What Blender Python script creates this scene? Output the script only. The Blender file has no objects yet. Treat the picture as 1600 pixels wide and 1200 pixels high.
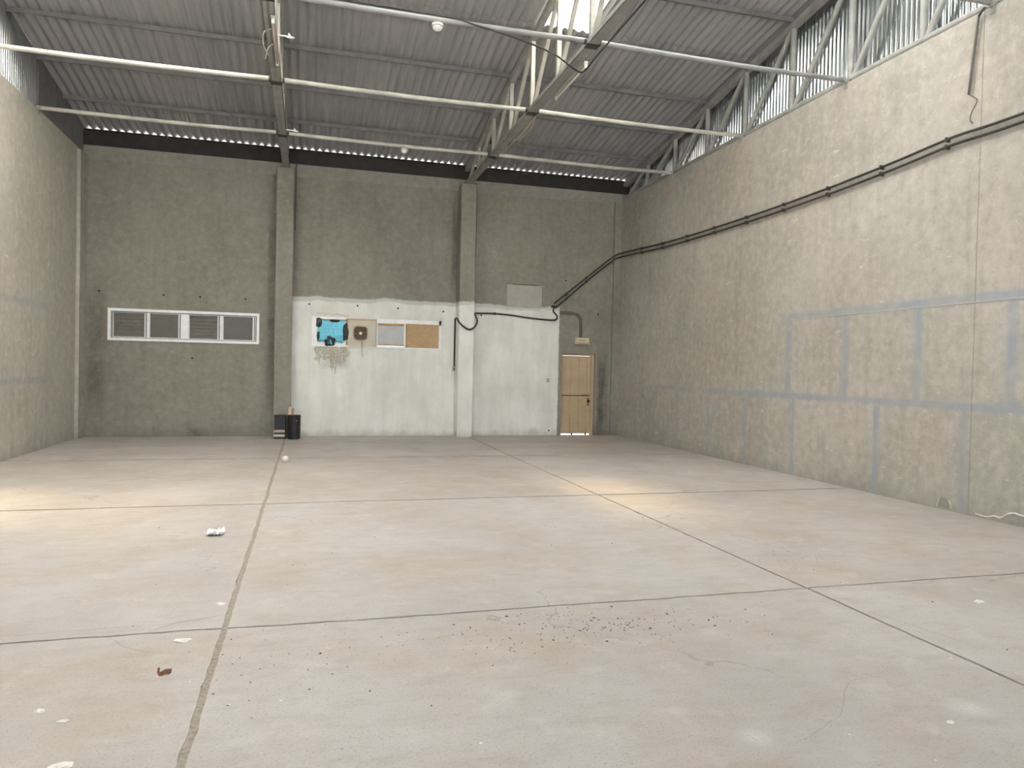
import bpy, math, random
from mathutils import Vector, Matrix, noise as mn

random.seed(7)
SC = bpy.context.scene
COL = SC.collection

# ------------------------------------------------------------------ camera
def make_camera():
    yaw, pitch, roll, fpx = -0.2722, -0.0196, 0.0219, 1142.25
    up = Vector((0, 0, 1))
    fwd = Vector((-math.sin(yaw), math.cos(yaw), 0)); right = Vector((math.cos(yaw), math.sin(yaw), 0))
    f2 = fwd * math.cos(pitch) + up * math.sin(pitch)
    u2 = up * math.cos(pitch) - fwd * math.sin(pitch)
    r3 = right * math.cos(roll) + u2 * math.sin(roll)
    u3 = u2 * math.cos(roll) - right * math.sin(roll)
    cd = bpy.data.cameras.new('camera'); cd.sensor_fit = 'HORIZONTAL'; cd.sensor_width = 36
    cd.lens = 36 * fpx / 1600; cd.clip_end = 500; cd.clip_start = 0.05
    co = bpy.data.objects.new('camera', cd); COL.objects.link(co)
    m = Matrix((r3, u3, -f2)).transposed().to_4x4(); m.translation = Vector((0, 0, 1.65))
    co.matrix_world = m
    SC.camera = co
make_camera()

# ------------------------------------------------------------------ world, sun, exposure
SKY_STRENGTH, SUN_STRENGTH, EXPOSURE = 0.68, 9.5, 2.60
w = bpy.data.worlds.new('overcast_sky'); SC.world = w; w.use_nodes = True
bg = w.node_tree.nodes['Background']
bg.inputs[0].default_value = (0.80, 0.90, 1.0, 1); bg.inputs[1].default_value = SKY_STRENGTH
sd = bpy.data.lights.new('sun', 'SUN'); sd.energy = SUN_STRENGTH; sd.angle = math.radians(11); sd.color = (1.0, 0.975, 0.93)
so = bpy.data.objects.new('sun', sd); COL.objects.link(so)
so.rotation_euler = Vector((-0.02, -0.22, -1.0)).to_track_quat('-Z', 'Y').to_euler()
vs = SC.view_settings
SC.display_settings.display_device = 'sRGB'
vs.view_transform = 'Standard'; vs.look = 'None'; vs.gamma = 1; vs.use_curve_mapping = False; vs.exposure = EXPOSURE
# daylight comes in at the open front; this portal only guides sky sampling there
pd = bpy.data.lights.new('front_opening_portal', 'AREA'); pd.shape = 'RECTANGLE'; pd.size = 10.6; pd.size_y = 5.2
pd.cycles.is_portal = True
po = bpy.data.objects.new('front_opening_portal', pd); COL.objects.link(po)
po.location = (1.55, -4.75, 2.6); po.rotation_euler = (math.radians(90), 0, 0)
SC.cycles.max_bounces = 6; SC.cycles.diffuse_bounces = 4; SC.cycles.glossy_bounces = 3; SC.cycles.adaptive_threshold = 0.03

# ------------------------------------------------------------------ measures (metres, camera stands at x=0 y=0)
XL, XR, YB, YF = -4.703, 7.776, 17.657, -4.40
J1, J2 = -0.476, 3.767
ZT = 6.13                    # bottom chords and tie pipes
RIDGE = 6.66
SL = 0.158
def roof_z(y, z0=6.66):
    return z0 + SL * (YB - y) if y >= RIDGE else z0 + SL * (YB - RIDGE) - SL * (RIDGE - y)
NODES = [16.30, 14.93, 13.56, 12.19, 10.81, 9.41, 8.05]
TX = [-4.775, -0.55, 3.65, 7.85]

# ------------------------------------------------------------------ node helper
def rgb(r, g, b):
    f = lambda c: (c / 255 / 12.92) if c / 255 <= 0.04045 else ((c / 255 + 0.055) / 1.055) ** 2.4
    return (f(r), f(g), f(b), 1)

class NT:
    def __init__(s, name):
        s.m = bpy.data.materials.new(name); s.m.use_nodes = True
        s.t = s.m.node_tree; s.n = s.t.nodes; s.bsdf = s.n['Principled BSDF']; s.out = s.n['Material Output']
    def link(s, v, sock):
        if hasattr(v, 'is_output'): s.t.links.new(v, sock)
        else: sock.default_value = v
    def node(s, typ, **kw):
        nd = s.n.new(typ)
        for k, v in kw.items(): setattr(nd, k, v)
        return nd
    def pos(s): return s.node('ShaderNodeNewGeometry').outputs['Position']
    def obj(s): return s.node('ShaderNodeTexCoord').outputs['Object']
    def scale(s, v, sc):
        nd = s.node('ShaderNodeVectorMath', operation='MULTIPLY'); s.link(v, nd.inputs[0]); nd.inputs[1].default_value = sc
        return nd.outputs[0]
    def vadd(s, a, b):
        nd = s.node('ShaderNodeVectorMath', operation='ADD'); s.link(a, nd.inputs[0]); s.link(b, nd.inputs[1]); return nd.outputs[0]
    def noise(s, v, scale=1, detail=4, rough=0.55, dist=0, color=False):
        nd = s.node('ShaderNodeTexNoise'); s.link(v, nd.inputs['Vector'])
        nd.inputs['Scale'].default_value = scale; nd.inputs['Detail'].default_value = detail
        nd.inputs['Roughness'].default_value = rough; nd.inputs['Distortion'].default_value = dist
        return nd.outputs['Color'] if color else nd.outputs['Fac']
    def math(s, op, a, b=0.0, c=0.0, clamp=False):
        nd = s.node('ShaderNodeMath', operation=op, use_clamp=clamp)
        s.link(a, nd.inputs[0]); s.link(b, nd.inputs[1])
        if op in ('MULTIPLY_ADD', 'SMOOTH_MIN'): s.link(c, nd.inputs[2])
        return nd.outputs[0]
    def step(s, v, lo, hi):                          # 0..1 between lo and hi
        nd = s.node('ShaderNodeMapRange'); nd.clamp = True
        s.link(v, nd.inputs[0]); nd.inputs[1].default_value = lo; nd.inputs[2].default_value = hi
        return nd.outputs[0]
    def mix(s, f, a, b, mode='MIX'):
        nd = s.node('ShaderNodeMix', data_type='RGBA', blend_type=mode)
        s.link(f, nd.inputs[0]); s.link(a, nd.inputs[6]); s.link(b, nd.inputs[7]); return nd.outputs[2]
    def xyz(s, v):
        nd = s.node('ShaderNodeSeparateXYZ'); s.link(v, nd.inputs[0]); return nd.outputs
    def bump(s, h, strength=0.3, dist=0.01):
        nd = s.node('ShaderNodeBump'); nd.inputs['Strength'].default_value = strength; nd.inputs['Distance'].default_value = dist
        s.link(h, nd.inputs['Height']); s.t.links.new(nd.outputs[0], s.bsdf.inputs['Normal'])
    def fin(s, col, rough=0.8, metal=0.0, spec=0.3):
        s.link(col, s.bsdf.inputs['Base Color']); s.link(rough, s.bsdf.inputs['Roughness'])
        s.link(metal, s.bsdf.inputs['Metallic']); s.bsdf.inputs['Specular IOR Level'].default_value = spec
        return s.m

def simple(name, col, rough=0.6, metal=0.0, var=0.12, scale=6, spec=0.3, bump=0.0):
    t = NT(name); n = t.noise(t.pos(), scale, 4)
    dk = tuple(c * (1 - 2 * var) for c in col[:3]) + (1,); lt = tuple(min(1, c * (1 + var)) for c in col[:3]) + (1,)
    c = t.mix(t.step(n, 0.3, 0.7), dk, lt)
    if bump: t.bump(n, bump)
    return t.fin(c, rough, metal, spec)

def concrete(name, base, dark, warm, streak=0.25, paint=False, traces=None):
    t = NT(name); p = t.pos()
    n1 = t.noise(p, 0.55, 4, 0.6)
    n2 = t.noise(t.scale(p, (7, 7, 0.45)), 1, 3, 0.6)
    n3 = t.noise(t.scale(p, (3.2, 3.2, 2.4)), 1, 4, 0.65)
    n4 = t.noise(p, 55, 2, 0.6)
    c = t.mix(t.step(n1, 0.32, 0.68), dark, base)
    c = t.mix(t.math('MULTIPLY', t.step(t.noise(t.vadd(p, (9.1, 3.3, 5.7)), 0.8, 4), 0.48, 0.75), 0.55), c, warm)
    c = t.mix(t.math('MULTIPLY', t.step(n2, 0.5, 0.75), streak), c, tuple(x * 0.55 for x in dark[:3]) + (1,))
    c = t.mix(t.math('MULTIPLY', t.step(n3, 0.52, 0.72), 0.22), c, tuple(min(1, x * 1.35) for x in base[:3]) + (1,))
    c = t.mix(t.math('MULTIPLY', t.step(n4, 0.5, 0.8), 0.25), c, tuple(x * 0.6 for x in dark[:3]) + (1,))
    n5 = t.noise(t.vadd(p, (2.2, 6.1, 1.4)), 7.5, 4, 0.7)
    c = t.mix(t.math('MULTIPLY', t.step(n5, 0.5, 0.66), 0.30), c, tuple(min(1, x * 1.32) for x in base[:3]) + (1,))
    c = t.mix(t.math('MULTIPLY', t.step(n5, 0.46, 0.32), 0.30), c, tuple(x * 0.68 for x in dark[:3]) + (1,))
    n6 = t.noise(t.vadd(p, (7.2, 1.1, 8.4)), 19, 3, 0.6)
    c = t.mix(t.math('MULTIPLY', t.step(n6, 0.68, 0.74), 0.45), c, tuple(x * 0.5 for x in dark[:3]) + (1,))
    sc = t.noise(t.scale(p, (1.5, 1.5, 5)), 2.2, 4, 0.7)        # pale scrapes
    c = t.mix(t.math('MULTIPLY', t.step(sc, 0.64, 0.72), 0.4), c, tuple(min(1, x * 1.7) for x in base[:3]) + (1,))
    x, y, z = t.xyz(p)
    # rising damp dirt: an irregular stain line along the foot of the wall
    foot = t.math('ADD', z, t.math('MULTIPLY', t.math('SUBTRACT', t.noise(t.scale(p, (2, 2, 1)), 1.5, 3), 0.5), 0.5))
    c = t.mix(t.math('MULTIPLY', t.math('SUBTRACT', 1.0, t.step(foot, 0.0, 0.28)), 0.35), c, tuple(v * 0.6 for v in dark[:3]) + (1,))
    if paint:
        rag = t.math('MULTIPLY', t.math('SUBTRACT', t.noise(p, 9, 5, 0.7), 0.5), 0.07)
        wav = t.math('MULTIPLY', t.math('SUBTRACT', t.noise(t.scale(p, (1, 1, 0)), 0.9, 2), 0.5), 0.22)
        mx = t.step(t.math('ADD', x, t.math('MULTIPLY', rag, 0.25)), -0.372, -0.366)
        mx2 = t.step(t.math('ADD', x, rag), 6.15, 6.135)
        # two brush coats: the lower dense one stops a hand below the thin upper one
        zz = t.math('ADD', t.math('ADD', z, rag), wav)
        top = t.step(zz, 3.275, 3.24)
        top2 = t.step(t.math('ADD', t.math('ADD', z, t.math('MULTIPLY', rag, 0.7)), t.math('MULTIPLY', wav, 1.6)), 3.185, 3.15)
        mk = t.math('MULTIPLY', t.math('MULTIPLY', mx, mx2), top)
        wn = t.noise(t.scale(p, (5, 5, 0.7)), 1, 5, 0.65)
        wn2 = t.noise(p, 1.3, 5, 0.6)
        wc = t.mix(t.step(wn, 0.35, 0.7), rgb(226, 226, 221), rgb(240, 240, 236))
        wc = t.mix(t.math('MULTIPLY', t.step(wn2, 0.42, 0.68), 0.55), wc, rgb(208, 205, 196))
        wc = t.mix(t.math('MULTIPLY', t.step(t.noise(p, 14, 5, 0.7), 0.66, 0.72), 0.5), wc, rgb(165, 160, 148))
        wc = t.mix(t.math('MULTIPLY', t.math('SUBTRACT', 1.0, t.step(foot, 0.0, 0.16)), 0.45), wc, rgb(150, 138, 118))
        wc = t.mix(t.math('SUBTRACT', 1.0, top2), wc, rgb(202, 202, 198))
        worn = t.step(t.noise(p, 22, 5, 0.75), 0.24, 0.30)
        c = t.mix(t.math('MULTIPLY', mk, worn), c, wc)
    if traces:                                       # blue-grey paint traces left by shelving
        wob = t.math('MULTIPLY', t.math('SUBTRACT', t.noise(p, 5, 3), 0.5), 0.05)
        yw, zw = t.math('ADD', y, wob), t.math('ADD', z, wob)
        def lines(pos, v, hw, lo, hi):
            rp = t.node('ShaderNodeValToRGB'); el = rp.color_ramp.elements
            pts = []
            for q in sorted(pos): pts += [(q - hw * 1.25, 0), (q - hw * 0.55, 1), (q + hw * 0.55, 1), (q + hw * 1.25, 0)]
            while len(el) < len(pts): el.new(0.5)
            for e, (q, a) in zip(el, pts): e.position = (q - lo) / (hi - lo); 
            for e, (q, a) in zip(el, pts): e.color = (a, a, a, 1)
            t.link(t.step(v, lo, hi), rp.inputs[0]); return rp.outputs[0]
        tot = None
        zlo = 0.0
        for vs_, zl, hw, ymax in traces[:2]:
            ver = t.math('MULTIPLY', lines(vs_, yw, hw, 3, 18), t.math('MULTIPLY', t.step(z, zlo, zlo + 0.02), t.step(z, zl + 0.02, zl)))
            hor = t.math('MULTIPLY', lines((zl,), zw, hw, 0, 5), t.step(y, ymax, ymax - 0.05))
            q = t.math('MAXIMUM', ver, hor); tot = q if tot is None else t.math('MAXIMUM', tot, q); zlo = zl
        fade = t.math('MULTIPLY', t.step(t.noise(p, 2.5, 4, 0.65), 0.2, 0.6), t.math('MULTIPLY', t.step(y, 17.5, 11.0), traces[2]))
        fade = t.math('ADD', fade, 0.12)
        c = t.mix(t.math('MULTIPLY', tot, fade, clamp=True), c, rgb(148, 154, 163))
    t.bump(n3, 0.3, 0.008)
    return t.fin(c, 0.9, 0, 0.15)

M = {}
M['wall_side'] = concrete('grey_render_side', rgb(188, 183, 173), rgb(170, 166, 156), rgb(188, 176, 164), 0.22)
M['wall_right'] = concrete('grey_render_right', rgb(180, 174, 165), rgb(160, 155, 146), rgb(178, 166, 155), 0.22, traces=(
    ((15.78, 14.42, 13.12, 11.82, 10.45, 8.60, 7.16, 5.75), 1.315, 0.055, 15.83), ((10.62, 9.26, 7.90, 6.56, 5.2), 2.635, 0.07, 10.68), 0.8))
M['wall_left'] = concrete('grey_render_left', rgb(200, 195, 185), rgb(182, 177, 167), rgb(198, 187, 175), 0.22, traces=(
    ((15.5, 13.85, 12.3, 10.9), 1.27, 0.06, 15.56), ((15.5, 13.25, 11.9), 2.64, 0.06, 15.56), 0.45))
M['wall_band'] = concrete('grey_plaster_band', rgb(157, 153, 146), rgb(142, 139, 132), rgb(154, 145, 137), 0.15)
M['wall_back'] = concrete('grey_render_back', rgb(152, 148, 138), rgb(136, 132, 122), rgb(152, 140, 131), 0.22, paint=True)

def floor_material():
    t = NT('dusty_concrete_floor'); p = t.pos()
    oi = t.node('ShaderNodeObjectInfo').outputs['Random']
    n1 = t.noise(t.scale(p, (1, 0.8, 1)), 0.5, 4, 0.6, 0.5)
    n2 = t.noise(t.vadd(p, (4, 8, 1)), 1.1, 5, 0.65)
    n3 = t.noise(t.scale(p, (1.6, 3.5, 1)), 2.0, 5, 0.7)
    n4 = t.noise(p, 70, 3, 0.7)
    c = t.mix(t.step(n1, 0.3, 0.7), rgb(170, 163, 160), rgb(188, 182, 179))
    c = t.mix(t.math('MULTIPLY', t.step(n2, 0.46, 0.70), 0.6), c, rgb(172, 156, 139))
    c = t.mix(t.math('MULTIPLY', t.step(n3, 0.48, 0.72), 0.5), c, rgb(158, 146, 135))
    c = t.mix(t.math('MULTIPLY', t.step(n4, 0.52, 0.72), 0.45), c, rgb(132, 121, 114))
    c = t.mix(t.math('MULTIPLY', t.step(t.noise(t.vadd(p, (3, 3, 3)), 26, 5, 0.8), 0.64, 0.72), 0.45), c, rgb(120, 107, 98))
    n5 = t.noise(t.vadd(p, (11, 2, 0)), 3.2, 4, 0.7)
    c = t.mix(t.math('MULTIPLY', t.step(n5, 0.55, 0.7), 0.4), c, rgb(198, 193, 189))
    c = t.mix(t.math('MULTIPLY', t.step(t.noise(t.vadd(p, (2, 9, 4)), 75, 2, 0.6), 0.64, 0.71), 0.7), c, rgb(104, 94, 87))
    # pale scuffs and spatters
    sp = t.noise(t.vadd(p, (1, 7, 2)), 6.5, 5, 0.75)
    c = t.mix(t.math('MULTIPLY', t.step(sp, 0.71, 0.76), 0.7), c, rgb(226, 223, 218))
    for cx, cy, rr in ((3.23, 2.88, 0.14), (1.99, 2.87, 0.10)):    # spilt plaster dust
        dn = t.node('ShaderNodeVectorMath', operation='DISTANCE'); t.link(p, dn.inputs[0]); dn.inputs[1].default_value = (cx, cy, 0)
        c = t.mix(t.math('MULTIPLY', t.math('MULTIPLY', t.step(dn.outputs['Value'], rr, 0.0), t.step(n4, 0.35, 0.6)), 0.6), c, rgb(222, 221, 222))
    # hairline cracks
    wv = t.noise(p, 1.2, 3, 0.65, 0, True)
    vo = t.node('ShaderNodeTexVoronoi', feature='DISTANCE_TO_EDGE')
    vv = t.vadd(p, t.scale(wv, (1.3, 1.3, 0))); t.link(vv, vo.inputs['Vector']); vo.inputs['Scale'].default_value = 0.33
    ck = t.math('MULTIPLY', t.step(vo.outputs['Distance'], 0.0035, 0.001), t.step(t.noise(t.vadd(p, (5, 1, 9)), 0.7, 3), 0.50, 0.58))
    c = t.mix(t.math('MULTIPLY', ck, 0.45), c, rgb(120, 110, 102))
    c = t.mix(t.math('MULTIPLY', oi, 0.15), c, rgb(160, 146, 130))
    t.bump(n4, 0.25, 0.003)
    return t.fin(c, t.step(n2, -0.6, 1.5), 0, 0.25)
M['floor'] = floor_material()
M['joint'] = simple('dark_joint_dirt', rgb(88, 80, 73), 0.95, var=0.2, scale=30)
M['crack'] = simple('crack_dirt', rgb(140, 130, 122), 0.95, var=0.1, scale=30)
M['joint_sand'] = simple('sandy_joint_mortar', rgb(156, 146, 133), 0.95, var=0.15, scale=40, bump=0.4)
M['ground'] = simple('pale_yard_ground', rgb(184, 184, 182), 0.95, var=0.08, scale=1.5)

def roof_material():
    t = NT('weathered_fibre_cement_sheet'); o = t.obj(); p = t.pos()
    r = t.node('ShaderNodeObjectInfo').outputs['Random']
    n1 = t.noise(p, 0.7, 5, 0.6); n2 = t.noise(t.scale(p, (22, 1.2, 1)), 1, 5, 0.65); n3 = t.noise(p, 30, 3)
    c = t.mix(r, rgb(151, 153, 156), rgb(165, 164, 166))
    c = t.mix(t.math('MULTIPLY', t.step(n1, 0.45, 0.7), 0.5), c, rgb(168, 162, 161))
    c = t.mix(t.math('MULTIPLY', t.step(n2, 0.5, 0.72), 0.5), c, rgb(182, 180, 178))
    c = t.mix(t.math('MULTIPLY', t.step(n3, 0.5, 0.8), 0.2), c, rgb(128, 126, 124))
    return t.fin(c, 0.75, 0, 0.3)
M['roof'] = roof_material()

def skylight_material(name, clear):
    t = NT(name)
    tr = t.node('ShaderNodeBsdfTranslucent'); tr.inputs[0].default_value = (0.93, 0.94, 0.93, 1)
    if not clear:
        t.t.links.new(tr.outputs[0], t.out.inputs[0]); return t.m
    tp = t.node('ShaderNodeBsdfTransparent'); tp.inputs[0].default_value = (1.0, 0.88, 0.66, 1)
    mx = t.node('ShaderNodeMixShader'); mx.inputs[0].default_value = clear
    t.t.links.new(tr.outputs[0], mx.inputs[1]); t.t.links.new(tp.outputs[0], mx.inputs[2]); t.t.links.new(mx.outputs[0], t.out.inputs[0])
    return t.m
M['skylight'] = skylight_material('milky_roof_sheet', 0)
M['skylight_hazy'] = skylight_material('hazy_roof_sheet', 0.16)
M['skylight_clear'] = skylight_material('half_clear_roof_sheet', 0.28)

def galvanised():
    t = NT('galvanised_siding'); p = t.pos()
    n = t.noise(t.scale(p, (1, 3, 1)), 1.5, 4)
    c = t.mix(t.step(n, 0.3, 0.7), rgb(184, 188, 190), rgb(208, 211, 213))
    return t.fin(c, t.math('MULTIPLY_ADD', n, 0.15, 0.16), 1.0, 0.5)
M['galv'] = galvanised()
M['steel'] = simple('grey_painted_steel', rgb(160, 159, 155), 0.45, 0.0, var=0.12, scale=5, spec=0.4)
M['steel_dark'] = simple('dark_primer_steel', rgb(122, 121, 121), 0.55, 0.0, var=0.12, scale=5)
M['pipe'] = simple('cream_painted_pipe', rgb(186, 183, 172), 0.34, 0.0, var=0.14, scale=3, spec=0.5)
M['pipe_grey'] = simple('grey_painted_pipe', rgb(140, 140, 139), 0.36, 0.0, var=0.12, scale=3, spec=0.5)
M['clamp'] = simple('dark_clamp_steel', rgb(70, 68, 66), 0.6)
M['eave'] = simple('dark_eave_channel', rgb(62, 60, 58), 0.7)
M['alu'] = simple('white_aluminium_frame', rgb(246, 246, 247), 0.4, 0, var=0.05, scale=12)
M['shutter'] = simple('grey_shutter_slats', rgb(124, 121, 114), 0.6, var=0.08)
M['sash_panel'] = simple('dull_grey_pane', rgb(100, 98, 91), 0.5, var=0.06, spec=0.5)
M['door'] = simple('cream_painted_door', rgb(194, 171, 140), 0.5, 0, var=0.05, scale=4)
M['door_frame'] = simple('cream_door_frame', rgb(192, 168, 138), 0.5, 0, var=0.06, scale=6)
M['black'] = simple('black_plastic', rgb(34, 34, 36), 0.45, var=0.2, scale=14, spec=0.5, bump=0.2)
M['black2'] = simple('black_conduit', rgb(66, 62, 59), 0.5, var=0.15)
M['conduit_grey'] = simple('grey_conduit', rgb(96, 93, 90), 0.5, var=0.1)
M['white'] = simple('off_white', rgb(232, 228, 220), 0.6, var=0.05)
M['paper'] = simple('white_paper', rgb(240, 240, 240), 0.8, var=0.03)
M['cream'] = simple('cream_plastic', rgb(216, 203, 172), 0.5, var=0.06)
M['tape'] = simple('pale_tape', rgb(205, 192, 170), 0.6, var=0.08, scale=20)
M['tape2'] = simple('mauve_tape', rgb(186, 170, 162), 0.6, var=0.08, scale=20)
M['card'] = simple('pale_cardboard', rgb(226, 205, 178), 0.8, var=0.07, scale=20)
M['board_brown'] = simple('brown_hardboard', rgb(190, 160, 124), 0.75, var=0.06, scale=14)
M['board_grey'] = simple('grey_pane_board', rgb(196, 196, 198), 0.6, var=0.04, scale=5)
M['board_tan'] = simple('pale_fan_board', rgb(205, 199, 184), 0.75, var=0.05, scale=9)
M['wood'] = simple('brown_wood_strip', rgb(190, 148, 96), 0.7, var=0.12, scale=14)
M['fan'] = simple('dusty_brown_fan', rgb(98, 82, 68), 0.7, var=0.18, scale=25)
M['fan_guard'] = simple('dusty_fan_guard', rgb(176, 160, 138), 0.7, var=0.15, scale=25)
M['bluebag'] = simple('sky_blue_plastic', rgb(122, 214, 240), 0.35, var=0.12, scale=18, spec=0.5)
M['blackbag'] = simple('black_film', rgb(44, 50, 54), 0.3, var=0.25, scale=20, spec=0.5)
M['panel'] = simple('light_grey_wall_panel', rgb(176, 172, 164), 0.7, var=0.05, scale=5)
M['mortar'] = simple('beige_mortar', rgb(206, 199, 185), 0.9, var=0.16, scale=22, bump=0.5)
M['channel'] = simple('olive_patch_mortar', rgb(110, 102, 84), 0.9, var=0.1, scale=20, bump=0.4)
M['rust'] = simple('dark_anchor_hole', rgb(52, 44, 38), 0.9, var=0.2)
M['glassbulb'] = simple('white_bulb_glass', rgb(236, 234, 228), 0.25, var=0.03, spec=0.6)
M['leaf'] = simple('dry_red_leaf', rgb(128, 84, 66), 0.7, var=0.2, scale=60)
M['grit'] = simple('dark_grit', rgb(84, 74, 68), 0.9, var=0.25, scale=60)
M['chip'] = simple('pale_plaster_chip', rgb(228, 222, 212), 0.85, var=0.08, scale=60)
M['print'] = simple('grey_stencil_print', rgb(120, 116, 110), 0.9, var=0.05)

def decal(name, col, alpha, nscale=3.0, du=4.0, dv=30.0):
    t = NT(name); p = t.pos()
    uv = t.node('ShaderNodeTexCoord').outputs['UV']; u, v, _ = t.xyz(uv)
    eu = t.math('MULTIPLY', t.math('MINIMUM', u, t.math('SUBTRACT', 1.0, u)), du)
    ev = t.math('MULTIPLY', t.math('MINIMUM', v, t.math('SUBTRACT', 1.0, v)), dv)
    e = t.math('MINIMUM', eu, ev, clamp=True)
    n = t.step(t.noise(p, nscale, 5, 0.65), 0.25, 0.7)
    n2 = t.step(t.noise(p, 40, 3, 0.6), 0.2, 0.6)
    a = t.math('MULTIPLY', t.math('MULTIPLY', t.math('MULTIPLY', e, n), n2), alpha, clamp=True)
    t.link(a, t.bsdf.inputs['Alpha'])
    return t.fin(col, 0.9, 0, 0.1)
M['dark_stain'] = decal('dark_damp_stain', rgb(84, 76, 66), 0.55, 2.5, 3.0, 3.0)
M['white_crust'] = decal('white_lime_crust', rgb(238, 236, 230), 1.4, 6.0, 5.0, 20.0)

# ------------------------------------------------------------------ mesh builder
class MB:
    def __init__(s): s.v = []; s.f = []; s.uv = {}
    def quad(s, a, b, c, d, uv=False):
        i = len(s.v); s.v += [Vector(a), Vector(b), Vector(c), Vector(d)]; s.f.append((i, i + 1, i + 2, i + 3))
        if uv: s.uv[len(s.f) - 1] = [(0, 0), (1, 0), (1, 1), (0, 1)]
        return s
    def box(s, x0, x1, y0, y1, z0, z1):
        i = len(s.v)
        for z in (z0, z1):
            s.v += [Vector((x0, y0, z)), Vector((x1, y0, z)), Vector((x1, y1, z)), Vector((x0, y1, z))]
        for q in ((3, 2, 1, 0), (4, 5, 6, 7), (0, 1, 5, 4), (1, 2, 6, 5), (2, 3, 7, 6), (3, 0, 4, 7)):
            s.f.append(tuple(i + k for k in q))
        return s
    def prism(s, pts, axis, a, b):                   # polygon pts (2D) extruded along axis
        i = len(s.v); n = len(pts)
        def mk(p, d):
            return Vector((d, p[0], p[1])) if axis == 0 else Vector((p[0], d, p[1])) if axis == 1 else Vector((p[0], p[1], d))
        s.v += [mk(p, a) for p in pts] + [mk(p, b) for p in pts]
        s.f.append(tuple(range(i, i + n))[::-1]); s.f.append(tuple(range(i + n, i + 2 * n)))
        for k in range(n):
            l = (k + 1) % n; s.f.append((i + k, i + l, i + n + l, i + n + k))
        return s
    def beam(s, p0, p1, w, h, up=(0, 0, 1)):
        p0, p1 = Vector(p0), Vector(p1); d = (p1 - p0).normalized(); u = Vector(up)
        r = d.cross(u)
        if r.length < 1e-4: r = d.cross(Vector((1, 0, 0)))
        r.normalize(); u = r.cross(d).normalized(); i = len(s.v)
        for p in (p0, p1):
            for a, b in ((-1, -1), (1, -1), (1, 1), (-1, 1)): s.v.append(p + r * a * w / 2 + u * b * h / 2)
        for q in ((3, 2, 1, 0), (4, 5, 6, 7), (0, 1, 5, 4), (1, 2, 6, 5), (2, 3, 7, 6), (3, 0, 4, 7)):
            s.f.append(tuple(i + k for k in q))
        return s
    def tube(s, pts, r, n=10, cap=True):
        pts = [Vector(p) for p in pts]; i0 = len(s.v); prev = None
        rr = r if isinstance(r, (list, tuple)) else [r] * len(pts)
        for k, p in enumerate(pts):
            d = (pts[min(k + 1, len(pts) - 1)] - pts[max(k - 1, 0)]).normalized()
            if prev is None:
                a = Vector((0, 0, 1)) if abs(d.z) < 0.9 else Vector((1, 0, 0))
                u = d.cross(a).normalized()
            else:
                u = (prev - d * prev.dot(d)).normalized()
            prev = u; v = d.cross(u)
            for j in range(n):
                t = 2 * math.pi * j / n; s.v.append(p + (u * math.cos(t) + v * math.sin(t)) * rr[k])
        for k in range(len(pts) - 1):
            for j in range(n):
                a = i0 + k * n + j; b = i0 + k * n + (j + 1) % n; s.f.append((a, b, b + n, a + n))
        if cap:
            s.f.append(tuple(range(i0, i0 + n))[::-1]); e = i0 + (len(pts) - 1) * n; s.f.append(tuple(range(e, e + n)))
        return s
    def lathe(s, prof, c=(0, 0, 0), n=20):           # prof: (radius, z) about a vertical axis
        i0 = len(s.v); c = Vector(c)
        for r, z in prof:
            for j in range(n):
                t = 2 * math.pi * j / n; s.v.append(c + Vector((r * math.cos(t), r * math.sin(t), z)))
        for k in range(len(prof) - 1):
            for j in range(n):
                a = i0 + k * n + j; b = i0 + k * n + (j + 1) % n; s.f.append((a, b, b + n, a + n))
        s.f.append(tuple(range(i0, i0 + n))[::-1]); e = i0 + (len(prof) - 1) * n; s.f.append(tuple(range(e, e + n)))
        return s
    def blob(s, c, rx, ry, rz, rough=0.3, seed=0, nu=10, nv=7):
        i0 = len(s.v); c = Vector(c)
        for a in range(nv + 1):
            th = math.pi * a / nv
            for b in range(nu):
                ph = 2 * math.pi * b / nu
                d = Vector((math.sin(th) * math.cos(ph), math.sin(th) * math.sin(ph), math.cos(th)))
                k = 1 + rough * mn.noise(d * 1.7 + Vector((seed * 3.1, seed * 1.7, seed)))
                s.v.append(c + Vector((d.x * rx, d.y * ry, d.z * rz)) * k)
        for a in range(nv):
            for b in range(nu):
                p = i0 + a * nu + b; q = i0 + a * nu + (b + 1) % nu; s.f.append((p, p + nu, q + nu, q))
        return s
    def mesh(s, name, mat=None, smooth=False):
        me = bpy.data.meshes.new(name); me.from_pydata([tuple(v) for v in s.v], [], s.f)
        if s.uv:
            ul = me.uv_layers.new(name='UVMap')
            for pi, uvs in s.uv.items():
                for k, li in enumerate(me.polygons[pi].loop_indices): ul.data[li].uv = uvs[k]
        if mat is not None: me.materials.append(M[mat])
        if smooth:
            me.polygons.foreach_set('use_smooth', [True] * len(me.polygons))
        me.update(); return me
    def build(s, name, mat, parent=None, smooth=False, sharp=None):
        o = link(name, s.mesh(name, mat, smooth), parent)
        if smooth and sharp: o.data.set_sharp_from_angle(angle=math.radians(sharp))
        return o

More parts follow.
